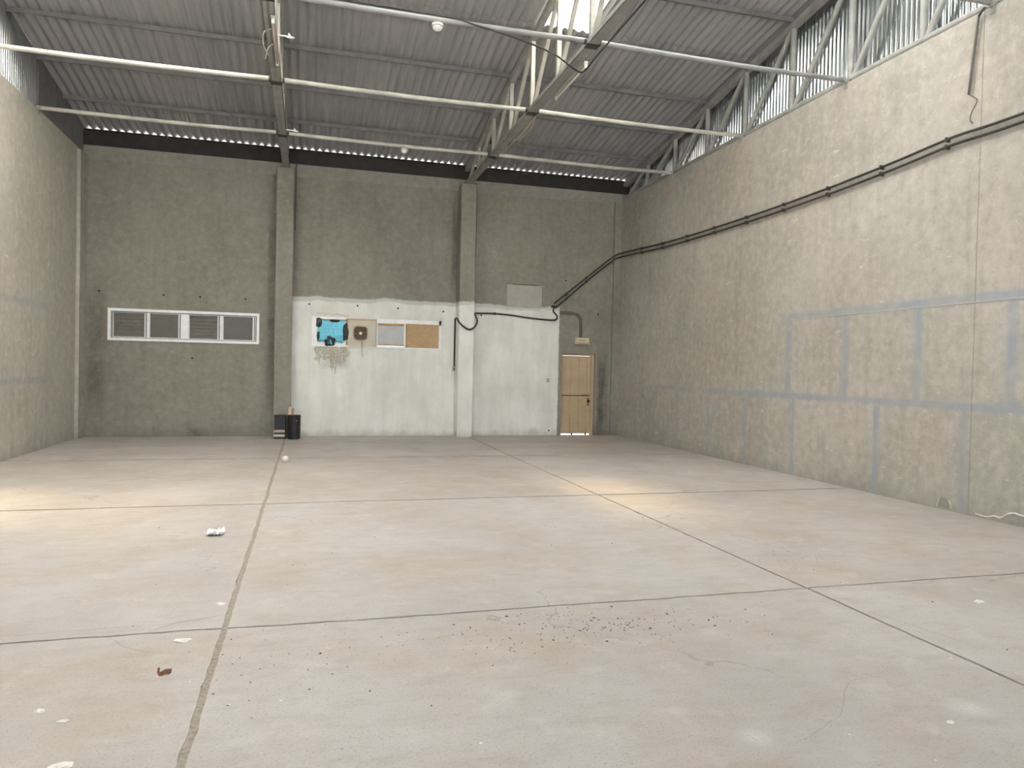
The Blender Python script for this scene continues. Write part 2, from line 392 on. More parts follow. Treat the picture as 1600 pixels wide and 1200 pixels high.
def link(name, me, parent=None):
    o = bpy.data.objects.new(name, me); COL.objects.link(o)
    if parent is not None:
        o.parent = parent; o.matrix_parent_inverse = Matrix.Translation(-parent_world(parent))
    return o
def parent_world(p):
    v = Vector(p.location)
    while p.parent is not None:
        if p.matrix_parent_inverse == Matrix(): v = v + p.parent.location
        p = p.parent
        break
    return v
def tag(o, label=None, cat=None, group=None, kind=None):
    if label: o['label'] = label
    if cat: o['category'] = cat
    if group: o['group'] = group
    if kind: o['kind'] = kind
    return o
def thing(name, loc, label, cat, group=None):
    o = bpy.data.objects.new(name, None); o.empty_display_size = 0.1; COL.objects.link(o); o.location = loc
    return tag(o, label, cat, group)
def structure(name):
    o = bpy.data.objects.new(name, None); COL.objects.link(o); return tag(o, kind='structure')
def smooth_path(pts, n=6):
    pts = [Vector(p) for p in pts]; out = []
    for i in range(len(pts) - 1):
        p0 = pts[max(i - 1, 0)]; p1 = pts[i]; p2 = pts[i + 1]; p3 = pts[min(i + 2, len(pts) - 1)]
        for k in range(n):
            t = k / n
            out.append(0.5 * ((2 * p1) + (p2 - p0) * t + (2 * p0 - 5 * p1 + 4 * p2 - p3) * t * t + (3 * p1 - p0 - 3 * p2 + p3) * t ** 3))
    out.append(pts[-1]); return out

# ------------------------------------------------------------------ ground outside and floor slabs
g = MB().quad((-45, -45, -0.06), (50, -45, -0.06), (50, 60, -0.06), (-45, 60, -0.06)).build('ground', 'ground'); tag(g, kind='structure')

floor = MB().box(XL - 0.2, XR + 0.2, YF - 0.3, YB + 0.3, -0.05, -0.016).build('floor', 'joint'); tag(floor, kind='structure')
def edge_pts(p, q, seed, n=90):
    p, q = Vector(p), Vector(q); d = (q - p).normalized(); out = []
    ax = Vector((0, 1, 0)) if abs(d.x) > 0.5 else Vector((1, 0, 0))
    big = 0.016 if abs(d.x) > 0.5 else 0.007
    for i in range(n):
        P = p.lerp(q, i / n); k = 0 if i == 0 else 1
        R = Vector((P.x, round(P.y, 0), 0)) if abs(d.x) > 0.5 else Vector((round(P.x, 0), P.y, 3))
        wander = mn.noise(R * 1.3) * 1.3 + mn.noise(R * 5 + Vector((7, 0, 0))) * 0.7
        own = mn.noise(P * 9 + Vector((0, seed, 0)))
        out.append(P + ax * k * (big * wander + 0.006 * own))
    return out
def slab(x0, x1, y0, y1, seed):
    c = [(x0, y0, 0), (x1, y0, 0), (x1, y1, 0), (x0, y1, 0)]; pts = []
    for k in range(4): pts += edge_pts(c[k], c[(k + 1) % 4], seed + k * 7.7)
    m = MB(); m.prism([(p.x, p.y) for p in pts], 2, -0.02, 0.0)
    return m.build('floor_slab', 'floor', floor)
gx = [(XL - 0.05, J1 - 0.019), (J1 + 0.019, J2 - 0.012), (J2 + 0.012, XR + 0.05)]
gp = [0, 0.012, 0.011, 0.020, 0.028, 0]
ys = [YF - 0.2, 0.45, 4.826, 9.079, 13.476, YB + 0.1]
for i, (a, b) in enumerate(gx):
    for j in range(5):
        slab(a, b, ys[j] + (gp[j] if j else 0), ys[j + 1] - (gp[j + 1] if j < 4 else 0), i * 10 + j)
MB().box(J1 - 0.021, J1 + 0.021, YF - 0.2, YB, -0.02, -0.004).build('joint_filler', 'joint_sand', floor)
def crack(pts, wd=0.006, seed=0):
    pp = smooth_path([(x, y, 0.0012) for x, y in pts], 10); m = MB(); n = len(pp)
    for i in range(1, n - 1): pp[i] = pp[i] + Vector((mn.noise(pp[i] * 7 + Vector((seed, 0, 0))), mn.noise(pp[i] * 7 + Vector((0, seed, 3))), 0)) * 0.02
    for i in range(n):
        d = (pp[min(i + 1, n - 1)] - pp[max(i - 1, 0)]).normalized(); q = Vector((-d.y, d.x, 0)) * wd * (0.2 + 0.8 * math.sin(math.pi * (i + .3) / n))
        m.v += [pp[i] - q / 2, pp[i] + q / 2]
        if i: m.f.append((2 * i - 2, 2 * i, 2 * i + 1, 2 * i - 1))
    return m.build('floor_crack', 'crack', floor)
crack([(-0.93, 4.84), (-0.80, 4.98), (-0.64, 5.03), (-0.50, 5.09)], 0.007, 1)
crack([(-1.9, 4.95), (-1.3, 4.97), (-0.80, 4.98)], 0.0035, 2)
crack([(-1.12, 4.81), (-1.02, 4.66), (-0.86, 4.52), (-0.62, 4.45)], 0.0035, 3)
crack([(-1.3, 6.0), (-1.0, 6.15), (-0.8, 6.2)], 0.0035, 4)
crack([(4.3, 6.1), (5.2, 6.6), (6.3, 6.5), (7.3, 6.9)], 0.0035, 5)
crack([(2.05, 2.75), (2.5, 2.95), (2.9, 3.3), (3.4, 3.2)], 0.002, 6)
crack([(3.75, 4.4), (3.9, 4.0), (4.0, 3.6)], 0.0035, 7)
crack([(5.2, 4.3), (5.5, 4.15), (5.9, 4.3)], 0.0035, 8)

# ------------------------------------------------------------------ walls
def wall_cells(m, xs, zs, y0, y1, holes):
    for i in range(len(xs) - 1):
        for j in range(len(zs) - 1):
            cx, cz = (xs[i] + xs[i + 1]) / 2, (zs[j] + zs[j + 1]) / 2
            if any(a < cx < b and c < cz < d for a, b, c, d in holes): continue
            m.box(xs[i], xs[i + 1], y0, y1, zs[j], zs[j + 1])
W1 = (-4.19, -1.10, 2.11, 2.79); W2 = (0.075, 3.10, 2.11, 2.78); DR = (6.235, 7.15, -0.05, 2.10)
m = MB()
wall_cells(m, [XL - 0.3, W1[0], W1[1], W2[0], W2[1], DR[0], DR[1], XR + 0.3], [-0.05, 2.10, 2.11, 2.78, 2.79, 6.27], YB, YB + 0.24,
           [W1, W2, (DR[0], DR[1], -0.05, 2.10)])
wall_back = tag(m.build('wall_back', 'wall_back'), kind='structure')
# plaster coat band along the wall head
MB().box(XL, XR, YB - 0.012, YB, 5.98, 6.265).build('plaster_band', 'wall_band', wall_back)
holes = [(-4.38, 3.16), (-3.1, 3.13), (-2.35, 3.12), (-1.4, 3.12), (0.0, 3.07), (1.1, 3.08), (2.05, 3.06), (3.15, 3.03), (4.1, 2.98), (7.2, 3.13), (6.3, 3.95), (5.93, 0.12), (-2.5, 1.75), (4.6, 3.02)]
for x, z in holes:
    MB().tube([(x, YB + 0.01, z), (x, YB - 0.004, z)], 0.022, 8).build('anchor_hole', 'rust', wall_back)

def side_wall(name, x0, x1, inner, segs):
    wl = tag(MB().box(x0 + (0.004 if inner > 0 else 0), x1 - (0.004 if inner < 0 else 0), YF, YB, -0.05, 6.09).build(name, 'joint_sand'), kind='structure')
    for a, b in segs:
        MB().box(min(inner, inner + (0.29 if inner > 0 else -0.29)), max(inner, inner + (0.29 if inner > 0 else -0.29)), a, b, -0.05, 6.10).build('wall_panel', 'wall_right' if inner > 0 else 'wall_left', wl)
    return wl
wall_right = side_wall('wall_right', XR, XR + 0.3, XR, [(YF, 1.40), (1.41, 7.05), (7.061, YB)])
wall_left = side_wall('wall_left', XL - 0.3, XL, XL, [(YF, 1.40), (1.41, 7.05), (7.061, YB)])
# corner piers
MB().box(XL - 0.02, XL + 0.07, 17.20, YB, 0, 6.05).build('corner_pier', 'wall_side', wall_left)
MB().box(7.58, XR + 0.02, YB - 0.07, YB + 0.01, 0, 6.05).build('corner_pier', 'wall_back', wall_back)
# front wall with the wide opening behind the photographer
m = MB(); wall_cells(m, [XL - 0.3, -3.7, 6.8, XR + 0.3], [-0.05, 5.2, 6.5], YF - 0.3, YF, [(-3.7, 6.8, -0.05, 5.2)])
tag(m.build('wall_front', 'wall_side'), kind='structure')

# corrugated siding over the side walls, one sheet at a time
def siding(parent, x, sgn):
    wdt, pitch, amp, n = (0.90, 0.09, 0.013, 60) if sgn > 0 else (0.90, 0.09, 0.020, 120)
    y = YB + 0.08
    while y > YF + 0.3:
        m = MB()
        for i in range(n + 1):
            yy = y - wdt * i / n; q = max(-1, min(1, (1.7 if sgn > 0 else 1.0) * math.sin(2 * math.pi * (wdt * i / n + 0.007) / pitch)))
            for k in (0, 0.003): m.v += [Vector((x + sgn * (amp * q + k), yy, 6.07)), Vector((x + sgn * (amp * q + k), yy, roof_z(yy) + 0.012))]
            if i:
                b = 4 * i; m.f.append((b - 4, b, b + 1, b - 3)); m.f.append((b - 2, b - 1, b + 3, b + 2))
        m.build('siding_sheet', 'galv', parent, sgn < 0)
        y -= wdt
siding(wall_right, 8.02, 1); siding(wall_left, -4.745, -1)
MB().prism([(14.95, 6.09), (YB, 6.09), (YB, roof_z(YB) + 0.01), (14.95, roof_z(14.95) + 0.01)], 0, -4.73, -4.712).build('dark_end_sheet', 'steel_dark', wall_left)  # plain dark sheet over the far end of the left siding

# plaster batten pencilled along the upper trace
MB().box(XR - 0.006, XR, 4.9, 10.6, 2.585, 2.60).build('batten_trace', 'panel', wall_right)
# damp stains beside the door and at the wall foot
def bstain(x0, x1, z0, z1, mat='dark_stain', parent=wall_back, dy=0.003):
    return MB().quad((x0, YB - dy, z0), (x1, YB - dy, z0), (x1, YB - dy, z1), (x0, YB - dy, z1), True).build('wall_stain', mat, parent)
bstain(7.17, 7.55, -0.05, 2.6); bstain(7.22, 7.42, -0.1, 1.9, dy=0.005); bstain(-4.66, -4.2, 0.2, 3.6); bstain(-0.95, -0.72, 0, 6.2)
bstain(0.25, 0.98, 1.55, 2.12); bstain(3.3, 3.5, 3.2, 6.0); bstain(-2.6, -2.1, -0.05, 0.22, dy=0.004)
# flaking skirting of the right wall with lime crust
def crust(pts, wd, seed):
    m = MB(); pp = smooth_path([(XR - 0.004, y, z) for y, z in pts], 8); n = len(pp)
    for i, p in enumerate(pp):
        q = wd * (0.5 + 0.6 * abs(mn.noise(p * 9 + Vector((seed, 0, 0))))) + 0.004
        m.v += [p - Vector((0, 0, q / 2)), p + Vector((0, 0, q / 2)), p + Vector((-0.006, 0, 0))]
        if i:
            b = 3 * i; m.f += [(b - 3, b, b + 2, b - 1), (b - 1, b + 2, b + 1, b - 2)]
    return m.build('lime_crust', 'chip', wall_right)
crust([(6.95, 0.04), (6.80, 0.03), (6.70, 0.06), (6.62, 0.055), (6.52, 0.12), (6.44, 0.14), (6.36, 0.13), (6.2, 0.13), (5.9, 0.11)], 0.022, 1)
crust([(7.33, 0.13), (7.30, 0.08), (7.29, 0.04)], 0.03, 2); crust([(7.46, 0.16), (7.50, 0.07), (7.51, 0.02)], 0.018, 3)
MB().prism([(y, z) for y, z in ((7.46, 0.16), (7.36, 0.15), (7.33, 0.03), (7.50, 0.02))], 0, XR - 0.002, XR + 0.01).build('bare_patch', 'wall_band', wall_right)

# ------------------------------------------------------------------ roof: sheets and purlins
ceiling = structure('ceiling')
COVER, PITCH, AMP = 0.96, 0.16, 0.024
def sheet_mesh(name, length, mat):
    m = MB(); n = 52; wd = 6.5 * PITCH; th = 0.007
    for i in range(n + 1):
        x = wd * i / n; z = AMP * math.sin(2 * math.pi * x / PITCH)
        for yy in (0, -length):
            m.v += [Vector((x, yy, z)), Vector((x, yy, z + th))]
        if i:
            b = 4 * i; a = b - 4
            m.f += [(a, a + 2, b + 2, b), (a + 1, b + 1, b + 3, a + 3), (a, b, b + 1, a + 1), (a + 2, a + 3, b + 3, b + 2)]
    e = 4 * n; m.f += [(0, 1, 3, 2), (e, e + 2, e + 3, e + 1)]
    me = m.mesh(name, mat, True); me.set_sharp_from_angle(angle=math.radians(50)); return me
rows = [(17.84, 14.80), (15.00, 12.05), (12.26, 9.28), (9.50, 6.64)]
rs = [sheet_mesh('roof_sheet', (a - b) * math.hypot(1, SL), 'roof') for a, b in rows]
ss = [sheet_mesh('real_or_added_skylight', (a - b) * math.hypot(1, SL), 'skylight_clear' if a == 12.26 else 'skylight') for a, b in rows]
ms = sheet_mesh('real_or_added_skylight', (rows[2][0] - rows[2][1]) * math.hypot(1, SL), 'skylight_hazy')
tilt = math.atan(SL)
for side in (0, 1):
    for r, (a, b) in enumerate(rows):
        ln = (a - b) * math.hypot(1, SL); dt = math.asin(0.022 / ln)
        for k in range(-6, 8):
            x0 = 0.82 + COVER * k - 0.04
            sky = (side == 0 and ((r in (2, 3) and k in (3, -5, -4)) or (r == 2 and k == -3) or (r == 3 and k in (0, 5)))) or (side == 1 and r == 3 and k in (-5, -1, 3))  # sheets out of view next to the ridge are added to brighten the hall
            z = 6.66 + SL * (YB - a) + (0.022 if r else 0.010)
            o = link('real_or_added_skylight' if sky else 'roof_sheet', ms if sky and r == 2 and k in (-4, -3) or sky and side and r == 2 else (ss if sky else rs)[r], ceiling)
            zo = 0.002 * (k % 2)
            if side == 0:
                o.location = (x0, a, z + zo); o.rotation_euler = (-(tilt - dt), 0, 0)
            else:
                o.location = (x0 + 6.5 * PITCH, 2 * RIDGE - a, z + zo); o.rotation_euler = (-(tilt - dt), 0, math.pi)
def purlin(y, s=1):
    zc = roof_z(y) - AMP - 0.042
    return MB().beam((XL - 0.2, y, zc), (XR + 0.25, y, zc), 0.055, 0.075, (0, -s * SL, 1)).build('purlin', 'steel_dark', ceiling)
for y in NODES + [6.86]:
    purlin(y); purlin(2 * RIDGE - y, -1)
MB().beam((XL - 0.3, RIDGE, roof_z(RIDGE) + 0.045), (XR + 0.3, RIDGE, roof_z(RIDGE) + 0.045), 0.4, 0.01).build('ridge_cap', 'roof', ceiling)
eb = MB(); eb.box(XL - 0.25, XR + 0.28, YB + 0.06, YB + 0.10, 6.20, 6.634); eb.box(XL - 0.25, XR + 0.28, YB + 0.0, YB + 0.06, 6.60, 6.62)
eb.build('eave_channel', 'eave', ceiling)
MB().box(XL - 0.25, XR + 0.28, YF - 0.1, YF - 0.06, 6.2, roof_z(YF - .1) - 0.05).build('eave_channel', 'eave', ceiling)

# ------------------------------------------------------------------ trusses
def truss(x, label, wall):
    t = thing('roof_truss', (x, YB - 0.15, ZT), label, 'truss', 'steel roof trusses')
    ch = 0.10 if wall else 0.15
    zc = lambda y: roof_z(y) - AMP - 0.08 - 0.06
    zb = ZT + (0.035 if wall else 0)
    m = MB()
    if wall: m.tube([(x, YB - 0.02, zb), (x, YF + 0.05, zb)], 0.05, 12)
    else:
        for s in (-1, 1):    # pair of angles back to back
            m.box(x, x + s * ch / 2, YF + 0.05, YB - 0.07, zb - 0.05, zb - 0.042) if s > 0 else m.box(x - ch / 2, x, YF + 0.05, YB - 0.07, zb - 0.05, zb - 0.042)
            m.box(min(x + s * 0.006, x + s * 0.014), max(x + s * 0.006, x + s * 0.014), YF + 0.05, YB - 0.07, zb - 0.05, zb + 0.05)
            m.box(min(x + s * (ch / 2 - .008), x + s * ch / 2), max(x + s * (ch / 2 - .008), x + s * ch / 2), YF + 0.05, YB - 0.07, zb - 0.05, zb + 0.02)
    m.build('bottom_chord', 'steel', t, wall, 40)
    for a, b in ((YB - 0.05, RIDGE), (YF + 0.1, RIDGE)):
        MB().beam((x, a, zc(a)), (x, b, zc(b)), 0.10, 0.11).build('top_chord', 'steel', t)
    nodes = [YB - 0.25] + NODES + [RIDGE]
    full = nodes + [2 * RIDGE - y for y in nodes[-2::-1]]
    for k, y in enumerate(full):
        if k in (0, len(full) - 1): continue
        if wall: MB().tube([(x, y, zb), (x, y, zc(y) - 0.03)], 0.052, 10, False).build('vertical_strut', 'steel', t, True)
        else: MB().beam((x, y, zb), (x, y, zc(y) - 0.03), 0.07, 0.07, (0, 1, 0)).build('vertical_strut', 'pipe', t)
    for k in range(len(nodes) - 1):
        for mir in (0, 1):
            ya, yb = nodes[k] - 0.06, nodes[k + 1] + 0.05
            p, q = Vector((x, ya, zb)), Vector((x, yb, zc(yb) - 0.05))
            if mir: p.y = 2 * RIDGE - p.y; q.y = 2 * RIDGE - q.y
            if wall: MB().tube([p, q], 0.046, 10, False).build('diagonal_strut', 'steel', t, True)
            else: MB().beam(p, q, 0.06, 0.06).build('diagonal_strut', 'pipe', t)
    for y in NODES[1::2]:
        MB().box(x - ch / 2 - 0.012, x + ch / 2 + 0.012, y - 0.07, y + 0.07, zb - 0.062, zb - 0.05 if not wall else zb - 0.04).build('gusset_plate', 'clamp', t)
    return t
truss(TX[1], 'grey steel roof truss seen end-on above the pillar with the black tubs', False)
truss(TX[2], 'grey steel roof truss above the white-painted pillar, beside the bright skylight', False)
truss(TX[3], 'steel pipe truss along the top of the right wall before shiny siding', True)

# tie pipes across the hall
pl = ['cream tie pipe across the hall nearest the back wall', 'bright cream tie pipe second from the back wall, across the whole hall',
      'grey tie pipe third from the back wall, carrying the black cable', 'grey tie pipe at top right ending above the dropped conduit']
for k, y in enumerate((14.936, 12.19, 9.41, 6.95)):
    t = thing('tie_pipe', (1.5, y, ZT), pl[k], 'pipe', 'tie pipes across the hall')
    xs = [XL + 0.0, TX[1] - 0.085, TX[1] + 0.085, TX[2] - 0.085, TX[2] + 0.085, XR]
    for s in range(3):
        n = 8; pts = [(xs[2 * s] + (xs[2 * s + 1] - xs[2 * s]) * i / n, y, ZT + 0.006 - 0.02 * math.sin(math.pi * i / n)) for i in range(n + 1)]
        MB().tube(pts, 0.036, 14).build('pipe_section', 'pipe' if k < 2 else 'pipe_grey', t, True, 40)
    for xx in (TX[1], TX[2]):
        for s in (-1, 1):
            MB().tube([(xx + s * 0.085, y, ZT), (xx + s * 0.12, y, ZT)], 0.041, 12).build('pipe_clamp', 'clamp', t)
    for xx, s in ((XL, 1), (XR, -1)):
        MB().tube([(xx - s * 0.02, y, ZT), (xx + s * 0.05, y, ZT)], 0.046, 12).build('end_collar', 'steel', t)
        MB().beam((xx, y, ZT - 0.04), (xx, y - 0.0, ZT - 0.12), 0.06, 0.02).build('end_bracket', 'steel', t)

# ------------------------------------------------------------------ concrete pillars
def pillar(xc, label):
    m = MB(); x0, x1, y0 = xc - 0.1875, xc + 0.1875, 17.25; ch = 0.012
    m.prism([(x0, YB), (x0, y0 + ch), (x0 + ch, y0), (x1 - ch, y0), (x1, y0 + ch), (x1, YB)], 2, 0, 6.07)
    o = m.build('concrete_pillar', 'wall_back'); tag(o, label, 'pillar', 'pillars on the back wall')
    MB().box(xc - 0.13, xc + 0.13, 17.27, YB - 0.03, 6.07, 6.08).build('bearing_plate', 'clamp', o)
    return o
pillar(-0.555, 'bare grey concrete pillar behind the two black tubs')
pillar(3.65, 'concrete pillar painted white on its lower half beside the hose')

# ------------------------------------------------------------------ window 1: aluminium sliding window
def frame_rect(m, a, b, c, d, w, y0, y1):
    m.box(a, b, y0, y1, c, c + w); m.box(a, b, y0, y1, d - w, d); m.box(a, a + w, y0, y1, c + w, d - w); m.box(b - w, b, y0, y1, c + w, d - w); return m
win1 = tag(frame_rect(MB(), W1[0] - 0.01, W1[1] + 0.01, W1[2] - 0.01, W1[3] + 0.01, 0.06, YB - 0.03, YB + 0.10).build('window_1', 'alu'), kind='structure')
for x0, x1 in ((-3.425, -3.385), (-2.735, -2.585), (-1.925, -1.87)):
    MB().box(x0, x1, YB - 0.02, YB + 0.08, W1[2] + 0.065, W1[3] - 0.065).build('mullion', 'alu', win1)
for k, (a, b) in enumerate(((-4.115, -3.425), (-3.385, -2.735), (-2.585, -1.925), (-1.87, -1.175))):
    y = YB + (0.05 if k % 2 == 0 else 0.03)
    s = frame_rect(MB(), a, b, 2.175, 2.725, 0.014, y - 0.012, y + 0.012).build('sash', 'alu', win1)
    MB().box(b - 0.06, b - 0.035, y - 0.02, y + 0.012, 2.19, 2.71).build('sash_stile', 'alu', win1)
    if k % 2 == 0:
        m = MB()
        for q in range(7):
            z = 2.19 + q * 0.078; m.quad((a, y + 0.035, z), (b, y + 0.035, z), (b, y + 0.010, z + 0.066), (a, y + 0.010, z + 0.066)); m.quad((a, y + 0.010, z + 0.066), (b, y + 0.010, z + 0.066), (b, y + 0.035, z + 0.078), (a, y + 0.035, z + 0.078))
        m.build('shutter', 'shutter', win1)
    else:
        MB().box(a + 0.01, b - 0.01, y, y + 0.006, 2.185, 2.715).build('pane', 'sash_panel', win1)
MB().box(W1[0], W1[1], YB + 0.12, YB + 0.14, W1[2], W1[3]).build('shutter_back', 'shutter', win1)

# ------------------------------------------------------------------ window 2: boarded-up window
win2 = tag(frame_rect(MB(), W2[0] - 0.01, W2[1] + 0.0, W2[2] - 0.01, W2[3] + 0.01, 0.05, YB - 0.03, YB + 0.10).build('window_2', 'alu'), kind='structure')
MB().box(0.075, 0.19, YB - 0.036, YB - 0.03, 2.10, 2.79).build('frame_stile', 'alu', win2)
MB().box(1.545, 1.575, YB - 0.035, YB + 0.06, 2.14, 2.74).build('mullion', 'alu', win2)
MB().box(2.205, 2.25, YB - 0.035, YB + 0.06, 2.13, 2.72).build('mullion', 'alu', win2)
MB().box(0.125, 0.86, YB + 0.05, YB + 0.06, 2.15, 2.74).build('back_board', 'alu', win2)
frame_rect(MB(), 0.15, 0.88, 2.15, 2.745, 0.03, YB - 0.01, YB + 0.03).build('sash', 'alu', win2)
MB().box(0.845, 0.885, YB - 0.036, YB + 0.01, 2.14, 2.76).build('wood_strip', 'wood', win2)
MB().box(0.15, 0.86, YB - 0.032, YB - 0.005, 2.715, 2.735).build('wood_strip', 'wood', win2)
MB().box(0.885, 1.535, YB - 0.046, YB - 0.030, 2.115, 2.765).build('fan_board', 'board_tan', win2)
frame_rect(MB(), 0.86, 1.54, 2.735, 2.775, 0.012, YB - 0.05, YB - 0.046).build('wood_strip', 'wood', win2)
MB().box(1.535, 1.547, YB - 0.048, YB - 0.02, 2.11, 2.77).build('board_edge', 'fan', win2)
MB().box(1.575, 2.205, YB + 0.0, YB + 0.012, 2.18, 2.67).build('pane', 'board_grey', win2)
MB().box(1.555, 2.205, YB - 0.034, YB + 0.0, 2.645, 2.685).build('wood_strip', 'wood', win2)
MB().box(1.555, 2.205, YB - 0.034, YB + 0.0, 2.155, 2.185).build('wood_strip', 'wood', win2)
MB().box(2.255, 3.045, YB - 0.045, YB - 0.03, 2.125, 2.695).build('hardboard_panel', 'board_brown', win2)
MB().box(2.243, 2.257, YB - 0.046, YB - 0.02, 2.13, 2.69).build('board_edge', 'fan', win2)
for x, z in ((2.3, 2.66), (2.65, 2.67), (3.0, 2.66), (2.3, 2.16), (3.0, 2.16), (0.93, 2.72), (1.49, 2.72), (1.49, 2.16)):
    MB().tube([(x, YB - 0.05, z), (x, YB - 0.044, z)], 0.008, 6).build('nail', 'rust', win2)
MB().box(1.55, 3.10, YB - 0.034, YB + 0.03, 2.685, 2.79).build('frame_head', 'alu', win2)
MB().box(3.045, 3.10, YB - 0.034, YB + 0.03, 2.10, 2.79).build('frame_stile', 'alu', win2)
MB().box(0.2, 3.1, YB - 0.036, YB + 0.03, 2.095, 2.135).build('frame_sill', 'alu', win2)
# dried mortar that ran out under the sill
m = MB(); random.seed(3)
for k in range(46):
    x = random.uniform(0.14, 0.92); z = 2.09 - abs(random.gauss(0, 0.14)); s = random.uniform(0.018, 0.05)
    m.blob((x, YB - 0.004, z), s, 0.014, s * random.uniform(0.6, 1.7), 0.45, k, 8, 5)
for k, (x, l) in enumerate(((0.24, 0.40), (0.36, 0.28), (0.50, 0.38), (0.55, 0.55), (0.60, 0.62), (0.66, 0.35), (0.72, 0.44), (0.86, 0.25), (0.18, 0.22))):
    pts = [(x + 0.03 * mn.noise(Vector((x * 9, q * 0.7, k))), YB - 0.003, 2.08 - l * q / 6) for q in range(7)]
    m.tube(pts, [0.028, 0.024, 0.026, 0.018, 0.022, 0.014, 0.005], 7)
o = m.build('mortar_drips', 'mortar', wall_back, True)
m = MB()
for k in range(14): m.blob((0.15 + 0.055 * k, YB - 0.002, 2.84 + 0.03 * random.uniform(-1, 1)), 0.03, 0.008, 0.02, 0.9, k + 60, 8, 5)
m.build('mortar_smears', 'chip', wall_back, True)

# blue plastic bag stuffed in the first light
bag = thing('plastic_bag', (0.52, YB - 0.03, 2.2), 'sky-blue plastic bag with torn black film stuffed in the boarded window', 'bag')
def cushion(x0, x1, z0, z1, depth, seed, mat, name, par, nx=26, nz=20):
    m = MB(); cx, cz = (x0 + x1) / 2, (z0 + z1) / 2
    for i in range(nx + 1):
        for j in range(nz + 1):
            u, v = 2 * i / nx - 1, 2 * j / nz - 1
            e = max(0, 1 - abs(u) ** 4) * max(0, 1 - abs(v) ** 4)
            rag = 1 + 0.30 * mn.noise(Vector((u * 1.6, v * 1.6, seed))) + 0.12 * mn.noise(Vector((u * 5, v * 5, seed)))
            kk = 0.22 if mat == 'bluebag' else 0.42
            x = cx + (x1 - x0) / 2 * 1.08 * u * rag * math.sqrt(1 - kk * v * v); z = cz + (z1 - z0) / 2 * 1.08 * v * rag * math.sqrt(1 - kk * u * u)
            wr = 0.045 * mn.noise(Vector((x * 30 + z * 8, z * 6, seed))) + 0.02 * mn.noise(Vector((x * 14, z * 11, seed + 4)))
            m.v.append(Vector((x, YB - 0.005 - depth * e ** 0.5 - wr * e, z)))
    for i in range(nx):
        for j in range(nz):
            a = i * (nz + 1) + j; m.f.append((a, a + nz + 1, a + nz + 2, a + 1))
    o = m.build(name, mat, par, True)
    sm = o.modifiers.new('thickness', 'SOLIDIFY'); sm.thickness = 0.004
    return o
cushion(0.20, 0.83, 2.22, 2.69, 0.06, 1.0, 'bluebag', 'blue_plastic', bag)
cushion(0.36, 0.60, 2.11, 2.34, 0.09, 2.0, 'blackbag', 'black_film', bag, 14, 14)
cushion(0.40, 0.56, 2.15, 2.27, 0.10, 3.0, 'bluebag', 'blue_plastic', bag, 12, 10)
cushion(0.76, 0.90, 2.24, 2.66, 0.07, 4.0, 'blackbag', 'black_film', bag, 10, 18)
cushion(0.15, 0.30, 2.54, 2.76, 0.06, 5.0, 'blackbag', 'black_film', bag, 10, 12)
cushion(0.17, 0.26, 2.25, 2.44, 0.055, 6.0, 'blackbag', 'black_film', bag, 8, 12)
cushion(0.48, 0.70, 2.66, 2.74, 0.06, 7.0, 'blackbag', 'black_film', bag, 14, 6)

# small extractor fan
fan = thing('extractor_fan', (1.175, YB - 0.05, 2.43), 'small round-cornered brown extractor fan on pale board in the boarded window', 'fan')
def rsq(r, n=32, p=4):
    out = []
    for k in range(n):
        t = 2 * math.pi * k / n; c, s = math.cos(t), math.sin(t); q = r / (abs(c) ** p + abs(s) ** p) ** (1 / p); out.append((q * c, q * s))
    return out
fx, fz = 1.175, 2.43
m = MB(); o_, i_ = rsq(0.172), rsq(0.150)
for y in (YB - 0.075, YB - 0.045):
    m.v += [Vector((fx + a, y, fz + b)) for a, b in o_] + [Vector((fx + a, y, fz + b)) for a, b in i_]
n = 32
for k in range(n):
    l = (k + 1) % n
    m.f += [(k, l, n + l, n + k), (k, 2 * n + k, 2 * n + l, l), (n + k, n + l, 3 * n + l, 3 * n + k), (2 * n + k, 3 * n + k, 3 * n + l, 2 * n + l)]
m.build('housing', 'fan_guard', fan)
MB().prism([(fx + a, fz + b) for a, b in rsq(0.152)], 1, YB - 0.0465, YB - 0.0455).build('back_plate', 'fan', fan)
for k in range(8):
    t = 2 * math.pi * k / 8 + 0.2
    d = Vector((math.cos(t), 0, math.sin(t))); q = Vector((-math.sin(t), 0, math.cos(t))); c = Vector((fx, YB - 0.058, fz))
    m = MB(); m.v += [c + d * 0.03 - q * 0.012 + Vector((0, .006, 0)), c + d * 0.03 + q * 0.012 - Vector((0, .006, 0)), c + d * 0.145 + q * 0.04 - Vector((0, .008, 0)), c + d * 0.145 - q * 0.02 + Vector((0, .008, 0))]
    m.v += [v + Vector((0, 0.003, 0)) for v in m.v]; m.f += [(0, 1, 2, 3), (7, 6, 5, 4), (0, 4, 5, 1), (1, 5, 6, 2), (2, 6, 7, 3), (3, 7, 4, 0)]
    m.build('blade', 'fan', fan)
    MB().beam(c + d * 0.03 - Vector((0, .014, 0)), c + d * 0.155 - Vector((0, .014, 0)), 0.013, 0.006).build('guard_spoke', 'fan_guard', fan)
MB().tube([(fx, YB - 0.05, fz), (fx, YB - 0.082, fz), (fx, YB - 0.088, fz)], [0.034, 0.034, 0.022], 14).build('hub', 'white', fan, True, 40)
MB().tube(smooth_path([(1.21, YB - 0.06, 2.28), (1.215, YB - 0.05, 2.1), (1.22, YB - 0.012, 1.98), (1.24, YB - 0.01, 1.88)]), 0.005, 6).build('pull_cord', 'black2', fan)

